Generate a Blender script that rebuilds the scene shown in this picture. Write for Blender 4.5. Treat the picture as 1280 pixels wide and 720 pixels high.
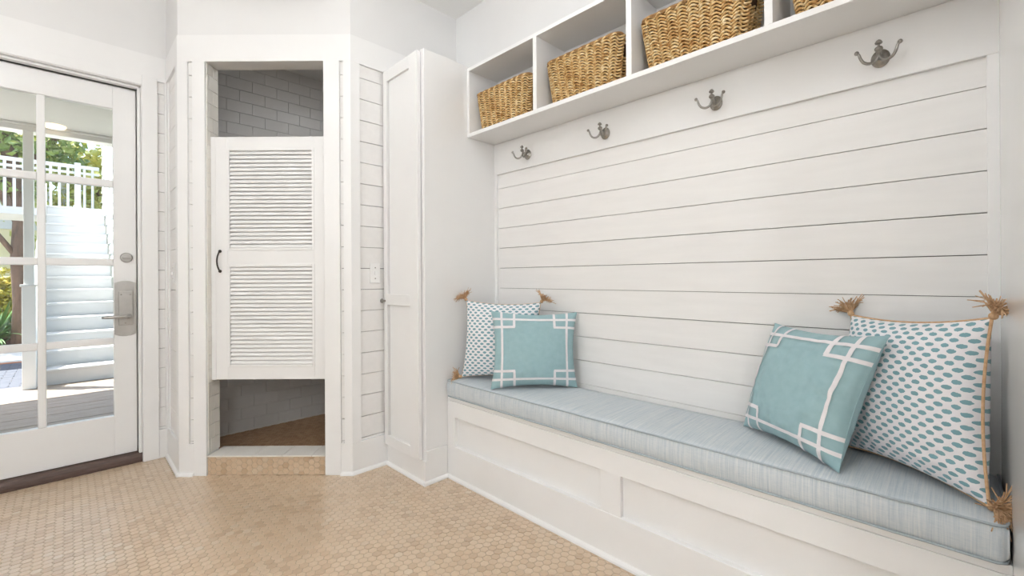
import bpy, math, random
from mathutils import Vector, Matrix, noise
random.seed(7)
for o in list(bpy.data.objects): bpy.data.objects.remove(o, do_unlink=True)
scene = bpy.context.scene
COL = scene.collection
PI = math.pi; S2 = math.sqrt(2.0)

# ------------------------------------------------------------------ camera, sky, sun, exposure
F_PX, CY_PX, EYE, ROLL = 556.0, 347.0, 1.05, 0.0055
cam_d = bpy.data.cameras.new('camera'); cam = bpy.data.objects.new('camera', cam_d); COL.objects.link(cam)
cam_d.sensor_width = 36.0; cam_d.sensor_fit = 'HORIZONTAL'
cam_d.lens = 36.0 * F_PX / 1280.0
cam_d.shift_y = -(360.0 - CY_PX) / 1280.0
cam_d.clip_start = 0.02; cam_d.clip_end = 300
cam.location = (0, 0, EYE)
# looks along (1,1,0): the tall cabinet run is +X of it, the porch door +Y
cam.matrix_world = Matrix.Translation((0, 0, EYE)) @ Matrix.Rotation(math.radians(-45), 4, 'Z') @ Matrix.Rotation(math.radians(90), 4, 'X') @ Matrix.Rotation(-ROLL, 4, 'Z')
scene.camera = cam
vs = scene.view_settings
vs.view_transform = 'Standard'; vs.look = 'None'; vs.gamma = 1.0; vs.use_curve_mapping = False
vs.exposure = 0.45

world = bpy.data.worlds.new('sky'); scene.world = world; world.use_nodes = True
wn = world.node_tree; bg = wn.nodes['Background']
sky = wn.nodes.new('ShaderNodeTexSky'); sky.sky_type = 'NISHITA'; sky.sun_disc = False
sky.sun_elevation = math.radians(58); sky.sun_rotation = math.radians(-35); sky.air_density = 1.0; sky.dust_density = 1.5
wn.links.new(sky.outputs[0], bg.inputs[0]); bg.inputs[1].default_value = 0.40

sun_d = bpy.data.lights.new('sun', 'SUN'); sun_d.energy = 12.0; sun_d.angle = math.radians(0.6); sun_d.color = (1.0, .96, .9)
sun = bpy.data.objects.new('sun', sun_d); COL.objects.link(sun)
sun.rotation_euler = Vector((0.40, -0.365, -1.0)).to_track_quat('-Z', 'Y').to_euler()
sun.location = (-2, 12, 12)

LAMP_W = [6.0, 4.5, 8.0, 34.0, 9.0, 34.0]      # watts of the globe lamps; most are added fill light
LAMPS = [(0.52, 0.25), (0.80, 1.45), (-0.50, 1.9), (-1.6, 0.6), (0.8, -1.3), (-1.1, -1.5)]  # bench-end and cabinet lamps follow cast shadows, the rest are added

# ------------------------------------------------------------------ materials
MATS = {}
def newmat(name):
    m = bpy.data.materials.new(name); m.use_nodes = True
    MATS[name] = m
    return m, m.node_tree, m.node_tree.nodes['Principled BSDF']
def N(nt, t, **kw):
    n = nt.nodes.new(t)
    for k, v in kw.items(): setattr(n, k, v)
    return n
def srgb(r, g, b):
    f = lambda c: (c/255/12.92) if c/255 <= .04045 else ((c/255+.055)/1.055)**2.4
    return (f(r), f(g), f(b), 1)
def ramp(nt, fac, stops):
    r = N(nt, 'ShaderNodeValToRGB')
    e = r.color_ramp.elements
    while len(e) < len(stops): e.new(.5)
    for i, (p, c) in enumerate(stops): e[i].position = p; e[i].color = c
    nt.links.new(fac, r.inputs[0]); return r.outputs[0]
def noise_tex(nt, scale, detail=3, rough=.55, vec=None, stretch=None):
    tc = N(nt, 'ShaderNodeTexCoord'); n = N(nt, 'ShaderNodeTexNoise')
    n.inputs['Scale'].default_value = scale; n.inputs['Detail'].default_value = detail; n.inputs['Roughness'].default_value = rough
    src = vec or tc.outputs['Object']
    if stretch:
        mp = N(nt, 'ShaderNodeMapping'); mp.inputs['Scale'].default_value = stretch
        nt.links.new(src, mp.inputs[0]); src = mp.outputs[0]
    nt.links.new(src, n.inputs['Vector']); return n.outputs['Fac']
def bump(nt, bsdf, fac, strength=.2, dist=.002):
    b = N(nt, 'ShaderNodeBump'); b.inputs['Strength'].default_value = strength; b.inputs['Distance'].default_value = dist
    nt.links.new(fac, b.inputs['Height']); nt.links.new(b.outputs[0], bsdf.inputs['Normal'])
def simple(name, c0, c1=None, rough=.5, scale=8, metal=0, bmp=0, bscale=None, stretch=None, spec=None, bdist=.002):
    m, nt, b = newmat(name)
    c1 = c1 or c0
    f = noise_tex(nt, scale, stretch=stretch)
    nt.links.new(ramp(nt, f, [(.3, c0), (.7, c1)]), b.inputs['Base Color'])
    b.inputs['Roughness'].default_value = rough; b.inputs['Metallic'].default_value = metal
    if spec is not None: b.inputs['Specular IOR Level'].default_value = spec
    if bmp: bump(nt, b, noise_tex(nt, bscale or scale*6, stretch=stretch), bmp, bdist)
    return m

simple('wall_paint', srgb(235, 234, 232), srgb(238, 237, 235), .55, 3, bmp=.05, bscale=90)
simple('upper_paint', srgb(232, 231, 230), srgb(235, 234, 233), .6, 3, bmp=.05, bscale=90)
simple('trim_paint', srgb(239, 238, 237), srgb(242, 241, 240), .32, 3, bmp=.04, bscale=60)
simple('gloss_paint', srgb(226, 225, 223), srgb(230, 229, 227), .16, 3)
simple('board_paint', srgb(235, 233, 231), srgb(239, 237, 235), .42, 4, bmp=.08, bscale=30, stretch=(8, 1, 8))
simple('board_gap', srgb(95, 88, 80), srgb(80, 75, 70), .9)
simple('ceiling_paint', srgb(243, 242, 240), srgb(245, 244, 242), .7, 3)
simple('door_paint', srgb(236, 235, 234), srgb(239, 238, 237), .3, 3)
simple('threshold_wood', srgb(98, 78, 70), srgb(74, 57, 51), .45, 14, bmp=.2, bscale=60, stretch=(1, 12, 12))
simple('grout', srgb(196, 178, 154), srgb(184, 166, 142), .95, 20)
simple('satin_nickel', srgb(176, 174, 171), srgb(186, 184, 181), .4, 20, metal=.75)
simple('pewter', srgb(142, 138, 132), srgb(170, 166, 160), .34, 60, metal=1, bmp=.1)
simple('dark_bronze', srgb(70, 66, 64), srgb(58, 55, 53), .4, 30, metal=.8)
simple('shower_tile', srgb(222, 220, 217), srgb(228, 226, 223), .5, 6)
simple('shower_grout', srgb(240, 238, 234), None, .9)
simple('white_tile', srgb(240, 236, 229), srgb(234, 229, 221), .2, 9)
simple('jute', srgb(222, 186, 148), srgb(192, 152, 114), .9, 90, bmp=.4, bscale=300)
simple('deck_wood', srgb(172, 157, 143), srgb(142, 127, 114), .7, 5, bmp=.3, bscale=30, stretch=(1, 12, 12))
simple('white_exterior', srgb(214, 214, 214), srgb(208, 208, 208), .5, 4)
simple('bright_lit_white', srgb(247, 247, 246), srgb(243, 243, 242), .45, 4)  # whiter than the stair white, standing in for bright light on column and beam
simple('porch_soffit', srgb(202, 202, 203), srgb(206, 206, 207), .7, 4)
simple('siding_paint', srgb(222, 226, 226), srgb(214, 219, 219), .6, 4)
simple('bark', srgb(118, 92, 76), srgb(80, 62, 52), .9, 12, bmp=.6, bscale=40, stretch=(1, 1, .3), bdist=.01)
simple('leaf_dark', srgb(96, 124, 62), srgb(148, 160, 84), .5, 2.5)
simple('leaf_light', srgb(170, 180, 98), srgb(216, 206, 130), .5, 2.5)
simple('leaf_yellow', srgb(214, 190, 60), srgb(150, 150, 60), .5, 9)
simple('leaf_palm', srgb(70, 118, 60), srgb(120, 156, 92), .45, 4)
simple('mulch', srgb(104, 62, 46), srgb(66, 40, 32), .95, 30, bmp=.8, bscale=60, bdist=.02)
simple('lawn', srgb(120, 132, 78), srgb(96, 112, 62), .9, 4)
simple('concrete', srgb(226, 220, 210), srgb(208, 202, 192), .85, 6, bmp=.2)
simple('paver', srgb(84, 88, 100), srgb(112, 115, 126), .85, 3, bmp=.2)
simple('brick', srgb(190, 128, 96), srgb(170, 108, 80), .85, 3)
simple('cream_render', srgb(236, 224, 180), srgb(228, 216, 172), .8, 3)
simple('lens', (1, 1, 1, 1), None, .4)

def emissive(name, col, s):
    m, nt, b = newmat(name)
    b.inputs['Base Color'].default_value = col; b.inputs['Emission Color'].default_value = col; b.inputs['Emission Strength'].default_value = s
emissive('lamp_glass', (.97, .985, 1, 1), 2.0)
emissive('porch_lamp_glass', (1, .80, .6, 1), 1.2)

# clear pane: reflects a little, lets the rest through with a faint green tint
m, nt, b = newmat('pane_glass')
nt.nodes.remove(b)
tr = N(nt, 'ShaderNodeBsdfTransparent'); tr.inputs[0].default_value = (.95, .97, .96, 1)
gl = N(nt, 'ShaderNodeBsdfGlossy'); gl.inputs['Roughness'].default_value = .02
fr = N(nt, 'ShaderNodeFresnel'); fr.inputs[0].default_value = 1.45
mx = N(nt, 'ShaderNodeMixShader')
nt.links.new(fr.outputs[0], mx.inputs[0]); nt.links.new(tr.outputs[0], mx.inputs[1]); nt.links.new(gl.outputs[0], mx.inputs[2])
nt.links.new(mx.outputs[0], nt.nodes['Material Output'].inputs[0])

# hexagon tile: each tile its own shade
def tile_mat(name, stops, rough, spec, coat=None):
    m, nt, b = newmat(name)
    if coat: b.inputs['Coat Weight'].default_value, b.inputs['Coat Roughness'].default_value, b.inputs['Coat IOR'].default_value = coat
    gi = N(nt, 'ShaderNodeNewGeometry'); oi = N(nt, 'ShaderNodeObjectInfo')
    a = N(nt, 'ShaderNodeMath', operation='ADD'); nt.links.new(gi.outputs['Random Per Island'], a.inputs[0]); nt.links.new(oi.outputs['Random'], a.inputs[1])
    fr = N(nt, 'ShaderNodeMath', operation='FRACT'); nt.links.new(a.outputs[0], fr.inputs[0])
    c = ramp(nt, fr.outputs[0], stops)
    mixn = N(nt, 'ShaderNodeMix', data_type='RGBA', blend_type='MULTIPLY'); mixn.inputs[0].default_value = .5
    tc = N(nt, 'ShaderNodeNewGeometry')
    nz = noise_tex(nt, 120, vec=tc.outputs['Position'])
    nt.links.new(c, mixn.inputs[6]); nt.links.new(ramp(nt, nz, [(.25, (.8, .8, .8, 1)), (.75, (1.05, 1.05, 1.05, 1))]), mixn.inputs[7])
    nt.links.new(mixn.outputs[2], b.inputs['Base Color'])
    b.inputs['Roughness'].default_value = rough; b.inputs['Specular IOR Level'].default_value = spec
    bump(nt, b, noise_tex(nt, 200, vec=tc.outputs['Position']), .06, .001)
tile_mat('hex_stone', [(.0, srgb(211, 184, 153)), (.35, srgb(215, 191, 163)), (.75, srgb(208, 180, 148)), (.93, srgb(194, 164, 131)), (1.0, srgb(218, 199, 175))], .3, .6, coat=(1.0, .28, 1.65))
tile_mat('shower_hex', [(.0, srgb(168, 130, 96)), (1.0, srgb(190, 152, 116))], .4, .4)

# teal canvas, white ribbon
def cloth(name, c0, c1, wscale=900):
    m, nt, b = newmat(name)
    uv = N(nt, 'ShaderNodeUVMap')
    f = noise_tex(nt, 40, vec=uv.outputs[0])
    nt.links.new(ramp(nt, f, [(.3, c0), (.7, c1)]), b.inputs['Base Color'])
    b.inputs['Roughness'].default_value = .85; b.inputs['Specular IOR Level'].default_value = .2
    b.inputs['Sheen Weight'].default_value = .15
    bump(nt, b, noise_tex(nt, wscale, vec=uv.outputs[0]), .25, .0008)
    return nt, b
cloth('teal_canvas', srgb(153, 184, 189), srgb(160, 190, 195))
cloth('white_ribbon', srgb(240, 236, 238), srgb(232, 228, 230))
# white cloth printed with staggered teal ovals
nt, b = cloth('dotted_cloth', srgb(240, 238, 240), srgb(236, 233, 236))
uv = N(nt, 'ShaderNodeUVMap')
dn = N(nt, 'ShaderNodeTexNoise'); dn.inputs['Scale'].default_value = 180; nt.links.new(uv.outputs[0], dn.inputs['Vector'])
ds = N(nt, 'ShaderNodeVectorMath', operation='MULTIPLY_ADD'); ds.inputs[1].default_value = (.004, .004, 0)
nt.links.new(dn.outputs['Color'], ds.inputs[0]); nt.links.new(uv.outputs[0], ds.inputs[2])
sc = N(nt, 'ShaderNodeVectorMath', operation='MULTIPLY'); sc.inputs[1].default_value = (1/.036, 1/.031, 0); nt.links.new(ds.outputs[0], sc.inputs[0])
outs = []
for off in (0.0, .5):
    ad = N(nt, 'ShaderNodeVectorMath', operation='ADD'); ad.inputs[1].default_value = (off, off, 0); nt.links.new(sc.outputs[0], ad.inputs[0])
    fc = N(nt, 'ShaderNodeVectorMath', operation='FRACTION'); nt.links.new(ad.outputs[0], fc.inputs[0])
    sb = N(nt, 'ShaderNodeVectorMath', operation='MULTIPLY_ADD'); sb.inputs[1].default_value = (1, 1.5, 0); sb.inputs[2].default_value = (-.5, -.75, 0); nt.links.new(fc.outputs[0], sb.inputs[0])
    ln = N(nt, 'ShaderNodeVectorMath', operation='LENGTH'); nt.links.new(sb.outputs[0], ln.inputs[0])
    lt = N(nt, 'ShaderNodeMath', operation='LESS_THAN'); lt.inputs[1].default_value = .285; nt.links.new(ln.outputs[1], lt.inputs[0]); outs.append(lt)
mxm = N(nt, 'ShaderNodeMath', operation='MAXIMUM'); nt.links.new(outs[0].outputs[0], mxm.inputs[0]); nt.links.new(outs[1].outputs[0], mxm.inputs[1])
mc = N(nt, 'ShaderNodeMix', data_type='RGBA'); nt.links.new(mxm.outputs[0], mc.inputs[0])
old = b.inputs['Base Color'].links[0].from_socket
nt.links.new(old, mc.inputs[6]); mc.inputs[7].default_value = srgb(128, 168, 177); nt.links.new(mc.outputs[2], b.inputs['Base Color'])

# bench cushion: pale blue grey fabric with fine threads running front to back
m, nt, b = newmat('cushion_fabric')
tc = N(nt, 'ShaderNodeTexCoord')
n1 = noise_tex(nt, 1.0, 4, .7, stretch=(6, 260, 6)); n2 = noise_tex(nt, 1.0, 2, .5, stretch=(500, 40, 500))
mxf = N(nt, 'ShaderNodeMath', operation='MULTIPLY_ADD'); mxf.inputs[1].default_value = .3; nt.links.new(n2, mxf.inputs[0]); nt.links.new(n1, mxf.inputs[2])
nt.links.new(ramp(nt, mxf.outputs[0], [(.42, srgb(178, 190, 199)), (.62, srgb(198, 205, 210)), (.82, srgb(214, 217, 218))]), b.inputs['Base Color'])
b.inputs['Roughness'].default_value = .8; b.inputs['Specular IOR Level'].default_value = .25; b.inputs['Sheen Weight'].default_value = .1
bump(nt, b, mxf.outputs[0], .3, .001)
simple('piping_fabric', srgb(166, 176, 182), srgb(180, 189, 194), .8, 200)

# seagrass: every strand piece its own tan
m, nt, b = newmat('seagrass')
tc = N(nt, 'ShaderNodeTexCoord')
g1 = noise_tex(nt, 55, 2, stretch=(1, 1, 2.2)); g2 = noise_tex(nt, 9, 2)
ma = N(nt, 'ShaderNodeMath', operation='MULTIPLY_ADD'); ma.inputs[1].default_value = .45; nt.links.new(g2, ma.inputs[0]); nt.links.new(g1, ma.inputs[2])
nt.links.new(ramp(nt, ma.outputs[0], [(.46, srgb(150, 100, 46)), (.62, srgb(200, 154, 94)), (.78, srgb(228, 196, 140)), (.92, srgb(246, 226, 186))]), b.inputs['Base Color'])
b.inputs['Roughness'].default_value = .6
simple('basket_core', srgb(70, 44, 22), srgb(84, 54, 28), .9, 30)
simple('basket_rim', srgb(150, 114, 72), srgb(176, 136, 88), .7, 60)

# ------------------------------------------------------------------ mesh helpers
class MB:
    def __init__(s): s.v = []; s.f = []; s.uv = None
    def add(s, vs, fs):
        o = len(s.v); s.v += [tuple(p) for p in vs]; s.f += [tuple(i+o for i in f) for f in fs]
    def box(s, x0, x1, y0, y1, z0, z1):
        x0, x1 = sorted((x0, x1)); y0, y1 = sorted((y0, y1)); z0, z1 = sorted((z0, z1))
        s.add([(x0,y0,z0),(x1,y0,z0),(x1,y1,z0),(x0,y1,z0),(x0,y0,z1),(x1,y0,z1),(x1,y1,z1),(x0,y1,z1)],
              [(0,3,2,1),(4,5,6,7),(0,1,5,4),(1,2,6,5),(2,3,7,6),(3,0,4,7)]); return s
    def prism(s, poly, z0, z1):
        n = len(poly)
        s.add([(x,y,z0) for x,y in poly]+[(x,y,z1) for x,y in poly],
              [tuple(range(n-1,-1,-1)), tuple(range(n,2*n))]+[(i,(i+1)%n,n+(i+1)%n,n+i) for i in range(n)]); return s
    def extrude(s, pts, vec):
        n = len(pts); vec = Vector(vec)
        a = [Vector(p) for p in pts]
        s.add(a+[p+vec for p in a], [tuple(range(n-1,-1,-1)), tuple(range(n,2*n))]+[(i,(i+1)%n,n+(i+1)%n,n+i) for i in range(n)]); return s
    def tube(s, pts, r, sides=8, closed=False, caps=True):
        P = [Vector(p) for p in pts]; n = len(P); R = r if isinstance(r, (list, tuple)) else [r]*n
        T = []
        for i in range(n):
            a = P[(i-1) % n] if (closed or i) else P[0]; c = P[(i+1) % n] if (closed or i < n-1) else P[-1]
            T.append((c-a).normalized())
        up = Vector((0,0,1)) if abs(T[0].z) < .9 else Vector((1,0,0))
        nrm = (up - T[0]*up.dot(T[0])).normalized(); vs = []
        for i in range(n):
            nrm = nrm - T[i]*nrm.dot(T[i])
            nrm = nrm.normalized() if nrm.length > 1e-6 else T[i].orthogonal().normalized()
            bi = T[i].cross(nrm)
            for k in range(sides):
                a = 2*PI*k/sides; vs.append(P[i]+(nrm*math.cos(a)+bi*math.sin(a))*R[i])
        fs = []
        for i in range(n if closed else n-1):
            j = (i+1) % n
            for k in range(sides): fs.append((i*sides+k, i*sides+(k+1)%sides, j*sides+(k+1)%sides, j*sides+k))
        if caps and not closed: fs += [tuple(range(sides-1,-1,-1)), tuple((n-1)*sides+k for k in range(sides))]
        s.add(vs, fs); return s
    def lathe(s, prof, seg=20, M=None):
        # prof: (radius, height) along local z
        M = M or Matrix.Identity(4); vs = []
        for r, h in prof:
            for k in range(seg):
                a = 2*PI*k/seg; vs.append(M @ Vector((r*math.cos(a), r*math.sin(a), h)))
        fs = [(i*seg+k, i*seg+(k+1)%seg, (i+1)*seg+(k+1)%seg, (i+1)*seg+k) for i in range(len(prof)-1) for k in range(seg)]
        fs += [tuple(range(seg-1,-1,-1)), tuple((len(prof)-1)*seg+k for k in range(seg))]
        s.add(vs, fs); return s
    def ball(s, c, r, seg=12, rings=8, sc=(1,1,1)):
        prof = [(max(1e-4, r*math.sin(PI*i/rings)), -r*math.cos(PI*i/rings)) for i in range(rings+1)]
        return s.lathe(prof, seg, Matrix.Translation(c) @ Matrix.Diagonal((*sc, 1)))
    def build(s, name, mat, parent=None, bevel=0, smooth=False, segs=2):
        off = Vector((0,0,0))
        p = parent
        while p is not None: off += p.location; p = p.parent
        me = bpy.data.meshes.new(name)
        me.from_pydata([(v[0]-off.x, v[1]-off.y, v[2]-off.z) for v in s.v], [], s.f)
        if s.uv:
            ul = me.uv_layers.new(name='UVMap')
            for l in me.loops: ul.data[l.index].uv = s.uv[l.vertex_index]
        me.materials.append(MATS[mat]); 
        if smooth: me.polygons.foreach_set('use_smooth', [True]*len(me.polygons))
        me.update()
        o = bpy.data.objects.new(name, me); COL.objects.link(o); o.parent = parent
        if bevel:
            md = o.modifiers.new('bevel', 'BEVEL'); md.width = bevel; md.segments = segs; md.limit_method = 'ANGLE'; md.angle_limit = math.radians(40)
        return o
def B(x0, x1, y0, y1, z0, z1): return MB().box(x0, x1, y0, y1, z0, z1)
def tag(o, label=None, cat=None, group=None, kind=None):
    if label: o['label'] = label
    if cat: o['category'] = cat
    if group: o['group'] = group
    if kind: o['kind'] = kind
    return o
def thing(name, label, cat, loc=(0,0,0), group=None, kind=None):
    o = bpy.data.objects.new(name, None); COL.objects.link(o); o.location = loc; o.empty_display_size = .1
    return tag(o, label, cat, group, kind)
def dup(root, loc, label=None):
    r = root.copy(); COL.objects.link(r); r.location = loc
    if label: r['label'] = label
    for ch in list(root.children):
        c = ch.copy(); COL.objects.link(c); c.parent = r
        for g in ch.children:
            d = g.copy(); COL.objects.link(d); d.parent = c
    return r
class Frame:
    """a wall: origin on its face, t runs along it, w runs into it"""
    def __init__(s, ox, oy, t, w): s.o = Vector((ox, oy)); s.t = Vector(t).normalized(); s.w = Vector(w).normalized()
    def p(s, a, d, z): q = s.o + s.t*a + s.w*d; return (q.x, q.y, z)
    def box(s, mb, a0, a1, d0, d1, z0, z1):
        q = [s.p(a0,d0,0), s.p(a1,d0,0), s.p(a1,d1,0), s.p(a0,d1,0)]; q = [(x,y) for x,y,_ in q]
        ar = sum(q[i][0]*q[(i+1)%4][1]-q[(i+1)%4][0]*q[i][1] for i in range(4))
        mb.prism(q if ar > 0 else q[::-1], z0, z1); return mb
    def B(s, *a): return s.box(MB(), *a)
FD = Frame(0, 3.315, (1,0), (0,1))              # porch door wall
FL = Frame(.418, 3.315, (0,-1), (1,0))          # short wall beside it
FG = Frame(.418, 2.941, (1,-1), (1,1))          # diagonal shower wall
FB = Frame(1.073, 2.285, (1,0), (0,1))          # short wall between shower and cabinet
FR = Frame(1.78, 1.915, (0,-1), (1,0))          # long bench wall
LG = 0.927
CEIL = 2.725; BAND0, BAND1 = 2.214, 2.355; BASE = .168

# ------------------------------------------------------------------ floor
floor = tag(B(-2.7, 1.95, -2.5, 3.44, -.12, -.0018).build('floor', 'grout'), 'tan hexagon mosaic tile floor of the mudroom', 'floor', kind='structure')
W = .032; R0 = W/math.sqrt(3) - .0016
def hex_ring(cx, cy, z, r): return [(cx+r*math.cos(PI/3*k), cy+r*math.sin(PI/3*k), z) for k in range(6)]
def hex_geo(mb, cx, cy, zt, r, tilt=(0,0)):
    top = [(x, y, zt+(x-cx)*tilt[0]+(y-cy)*tilt[1]) for x, y, _ in hex_ring(cx, cy, 0, r-.0012)]
    mid = [(x, y, zt-.0006+(x-cx)*tilt[0]+(y-cy)*tilt[1]) for x, y, _ in hex_ring(cx, cy, 0, r)]
    low = hex_ring(cx, cy, zt-.003, r)
    mb.add(top+mid+low, [tuple(range(6))]+[(6+k, 6+(k+1)%6, (k+1)%6, k) for k in range(6)]+[(12+k, 12+(k+1)%6, 6+(k+1)%6, 6+k) for k in range(6)])
def in_room(x, y):
    if y > 3.332 or x > 1.416: return False
    if x > 1.275 and y > 1.90: return False
    if x > .405 and (x+y) > (.418+2.941) + .02 and y > 2.285 and not (y <= 2.285): return False
    return True
pts = []
dx = W*math.sqrt(3)/2
for i in range(int(-1.3/dx), int(1.45/dx)+1):
    for j in range(int(-.4/W), int(3.4/W)+1):
        x = i*dx; y = j*W + (W/2 if i % 2 else 0)
        if in_room(x, y): pts.append((x, y))
def in_view(x, y):
    d = (x+y)/S2; s_ = (x-y)/S2
    if d < 1.0: return None
    u = s_/d*F_PX; v = EYE/d*F_PX
    return d if abs(u) < 640 and CY_PX+v < 722 else None
vis = sorted([(in_view(x, y), x, y) for x, y in pts if in_view(x, y)])
near = set((x, y) for _, x, y in vis[:300])
mb = MB(); hex_geo(mb, 0, 0, 0, R0)
h0 = mb.build('hex_tile', 'hex_stone', floor); first = True
for (x, y) in near:
    o = h0 if first else h0.copy()
    if not first: COL.objects.link(o); o.parent = floor
    first = False
    o.location = (x, y, random.uniform(-.0003, .0002)); o.rotation_euler = (random.gauss(0, .006), random.gauss(0, .006), 0)
mb = MB()
for x, y in pts:
    if (x, y) not in near: hex_geo(mb, x, y, random.uniform(-.0003, .0002), R0, (random.gauss(0, .006), random.gauss(0, .006)))
tag(mb.build('hex_tile_field', 'hex_stone', floor), kind='stuff')

# ------------------------------------------------------------------ walls of the room
def shiplap(wall, fr, a0, a1, d0, z0, z1, gaps=None):
    """horizontal boards, each its own piece; joints at 1.567 - k * .1155"""
    th = .0145
    js = [1.567 + .1155*k for k in range(-16, 12)]
    js = [z for z in js if z0 + .012 < z < z1 - .012]
    edges = [z0] + js + [z1]
    for i in range(len(edges)-1):
        g0 = .0 if i == 0 else .5*random.choice(gaps or (.003, .0026, .0018, .0032)); g1 = .0 if i == len(edges)-2 else .0013
        fr.B(a0, a1, d0 + random.uniform(0, .0006), d0+th, edges[i]+g0, edges[i+1]-g1).build('shiplap_board', 'board_paint', wall, bevel=.0008, segs=1)

# porch door wall: backing with the doorway, boards and trim
DX0, DX1, DZ1 = -.497, .305, 2.168
mb = MB()
FD.box(mb, -2.7, DX0, .03, .125, -.1, CEIL+.1); FD.box(mb, DX1, .56, .03, .125, -.1, CEIL+.1); FD.box(mb, DX0, DX1, .03, .125, DZ1, CEIL+.1)
wall_door = tag(mb.build('wall_door', 'board_gap'), 'white wall holding the glazed porch door', 'wall', kind='structure')
mb = MB(); FD.box(mb, -2.7, .425, .004, .031, BAND1, CEIL)
mb.build('drywall', 'upper_paint', wall_door)
shiplap(wall_door, FD, .372, .43, .012, BASE, BAND0)
shiplap(wall_door, FD, -2.7, -.56, .012, BASE, BAND0)
FD.B(-2.7, .418, 0, .03, BAND0, BAND1).build('band_board', 'trim_paint', wall_door, bevel=.001)
FD.B(-2.7, -.57, 0, .03, 0, BASE).build('baseboard', 'trim_paint', wall_door, bevel=.002)
FD.B(.378, .418, -.001, .03, 0, BASE).build('baseboard', 'trim_paint', wall_door, bevel=.002)
FD.B(.4115, .43, .001, .03, BASE, BAND0).build('corner_board', 'trim_paint', wall_door, bevel=.001)
t1 = tag(thing('trim_1', 'white painted casing around the glazed porch door', 'door casing', (DX1, 3.315, 0), kind='structure'))
FD.B(DX1+.003, .378, -.004, .03, 0, BAND0+.016).build('casing', 'trim_paint', t1, bevel=.002)
FD.B(-.57, DX0-.003, -.004, .03, 0, BAND0+.016).build('casing', 'trim_paint', t1, bevel=.002)
FD.B(DX0-.003, DX1+.003, -.004, .03, DZ1+.004, BAND0+.016).build('head_casing', 'trim_paint', t1, bevel=.002)
for a0, a1 in ((DX0-.022, DX0), (DX1, DX1+.022)): FD.B(a0, a1, .002, .125, 0, DZ1+.02).build('jamb', 'door_paint', t1, bevel=.001)
FD.B(DX0, DX1, .002, .125, DZ1, DZ1+.02).build('head_jamb', 'door_paint', t1, bevel=.001)
for a0, a1 in ((DX0, DX0+.016), (DX1-.016, DX1)): FD.B(a0, a1, .022, .058, .05, DZ1).build('door_stop', 'door_paint', t1, bevel=.004)
FD.B(DX0, DX1, .022, .058, DZ1-.014, DZ1).build('door_stop', 'door_paint', t1, bevel=.004)
for a0, a1 in ((DX0, DX0+.034), (DX1-.034, DX1)): FD.B(a0, a1, .112, .125, .05, DZ1).build('door_stop', 'door_paint', t1)
FD.B(DX0, DX1, .112, .125, DZ1-.036, DZ1).build('door_stop', 'door_paint', t1)
# brown threshold with a sloping front
mb = MB()
prof = [(.012, 0), (.012, .016), (.030, .026), (.036, .044), (.060, .049), (.135, .049), (.135, 0)]
mb.extrude([FD.p(DX0+.001, d, z) for d, z in prof], (DX1-DX0-.002, 0, 0))
tag(mb.build('trim_2', 'threshold_wood', bevel=.002), 'dark brown wooden threshold under the glazed porch door', 'threshold', kind='structure')

# short wall between porch door wall and shower
LL = 3.315-2.941
wall_l = tag(FL.B(-.03, LL-.012, .027, .10, 0, CEIL+.1).build('wall_short', 'board_gap'), 'narrow white shiplap wall between porch door and shower', 'wall', kind='structure')
shiplap(wall_l, FL, 0, LL-.05, .012, BASE, BAND0)
FL.B(-.02, LL, .0, .03, 0, BASE).build('baseboard', 'trim_paint', wall_l, bevel=.002)
FL.B(LL-.062, LL, .0, .03, BASE, BAND0).build('corner_board', 'trim_paint', wall_l, bevel=.001)
FL.B(-.02, .03, .004, .03, BASE, BAND0).build('corner_board', 'trim_paint', wall_l, bevel=.001)
FL.B(-.02, LL, .0, .03, BAND0, BAND1).build('band_board', 'trim_paint', wall_l, bevel=.001)
FL.B(-.02, LL-.0016, .004, .031, BAND1, CEIL).build('drywall', 'upper_paint', wall_l)
mb = MB(); mb.extrude([FL.p(-.02, 0, 0), FL.p(-.02, -.013, 0), FL.p(-.02, -.012, .008), FL.p(-.02, -.007, .015), FL.p(-.02, 0, .018)], (0, -(LL+.03), 0))
mb.build('shoe_moulding', 'trim_paint', wall_l)

# diagonal wall with the shower opening
O0, O1 = .147, .782
mb = MB(); TH = .095
FG.box(mb, .012, O0-.011, .027, TH, 0, CEIL+.1); FG.box(mb, O1+.011, LG-.012, .027, TH, 0, CEIL+.1); FG.box(mb, O0-.012, O1+.012, .027, TH, BAND0+.011, CEIL+.1)
wall_g = tag(mb.build('wall_diagonal', 'board_gap'), 'white diagonal wall with trimmed shower opening', 'wall', kind='structure')
for a0, a1 in ((.05, .09), (.86, .892)): shiplap(wall_g, FG, a0, a1, .012, BASE, BAND0)
for a0, a1 in ((0, .054), (.886, LG)):
    FG.B(a0, a1, 0, .03, BASE, BAND0).build('corner_board', 'trim_paint', wall_g, bevel=.001)
for a0, a1 in ((0, .080), (.866, LG)):
    FG.B(a0, a1, 0, .03, 0, BASE+.003).build('baseboard', 'trim_paint', wall_g, bevel=.0015)
    mb = MB(); q0 = a0 if a0 else -.008; q1 = a1 if a0 == 0 else LG+.008
    mb.extrude([FG.p(q0, 0, 0), FG.p(q0, -.013, 0), FG.p(q0, -.012, .008), FG.p(q0, -.007, .015), FG.p(q0, 0, .018)], tuple((FG.t*(q1-q0)).to_3d()))
    mb.build('shoe_moulding', 'trim_paint', wall_g)
for a0, a1 in ((.080, O0), (O1, .866)): FG.B(a0, a1, -.001, .03, 0, BAND0).build('casing', 'trim_paint', wall_g, bevel=.0015)
FG.B(0, LG, 0, .03, BAND0, BAND1).build('band_board', 'trim_paint', wall_g, bevel=.001)
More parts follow.
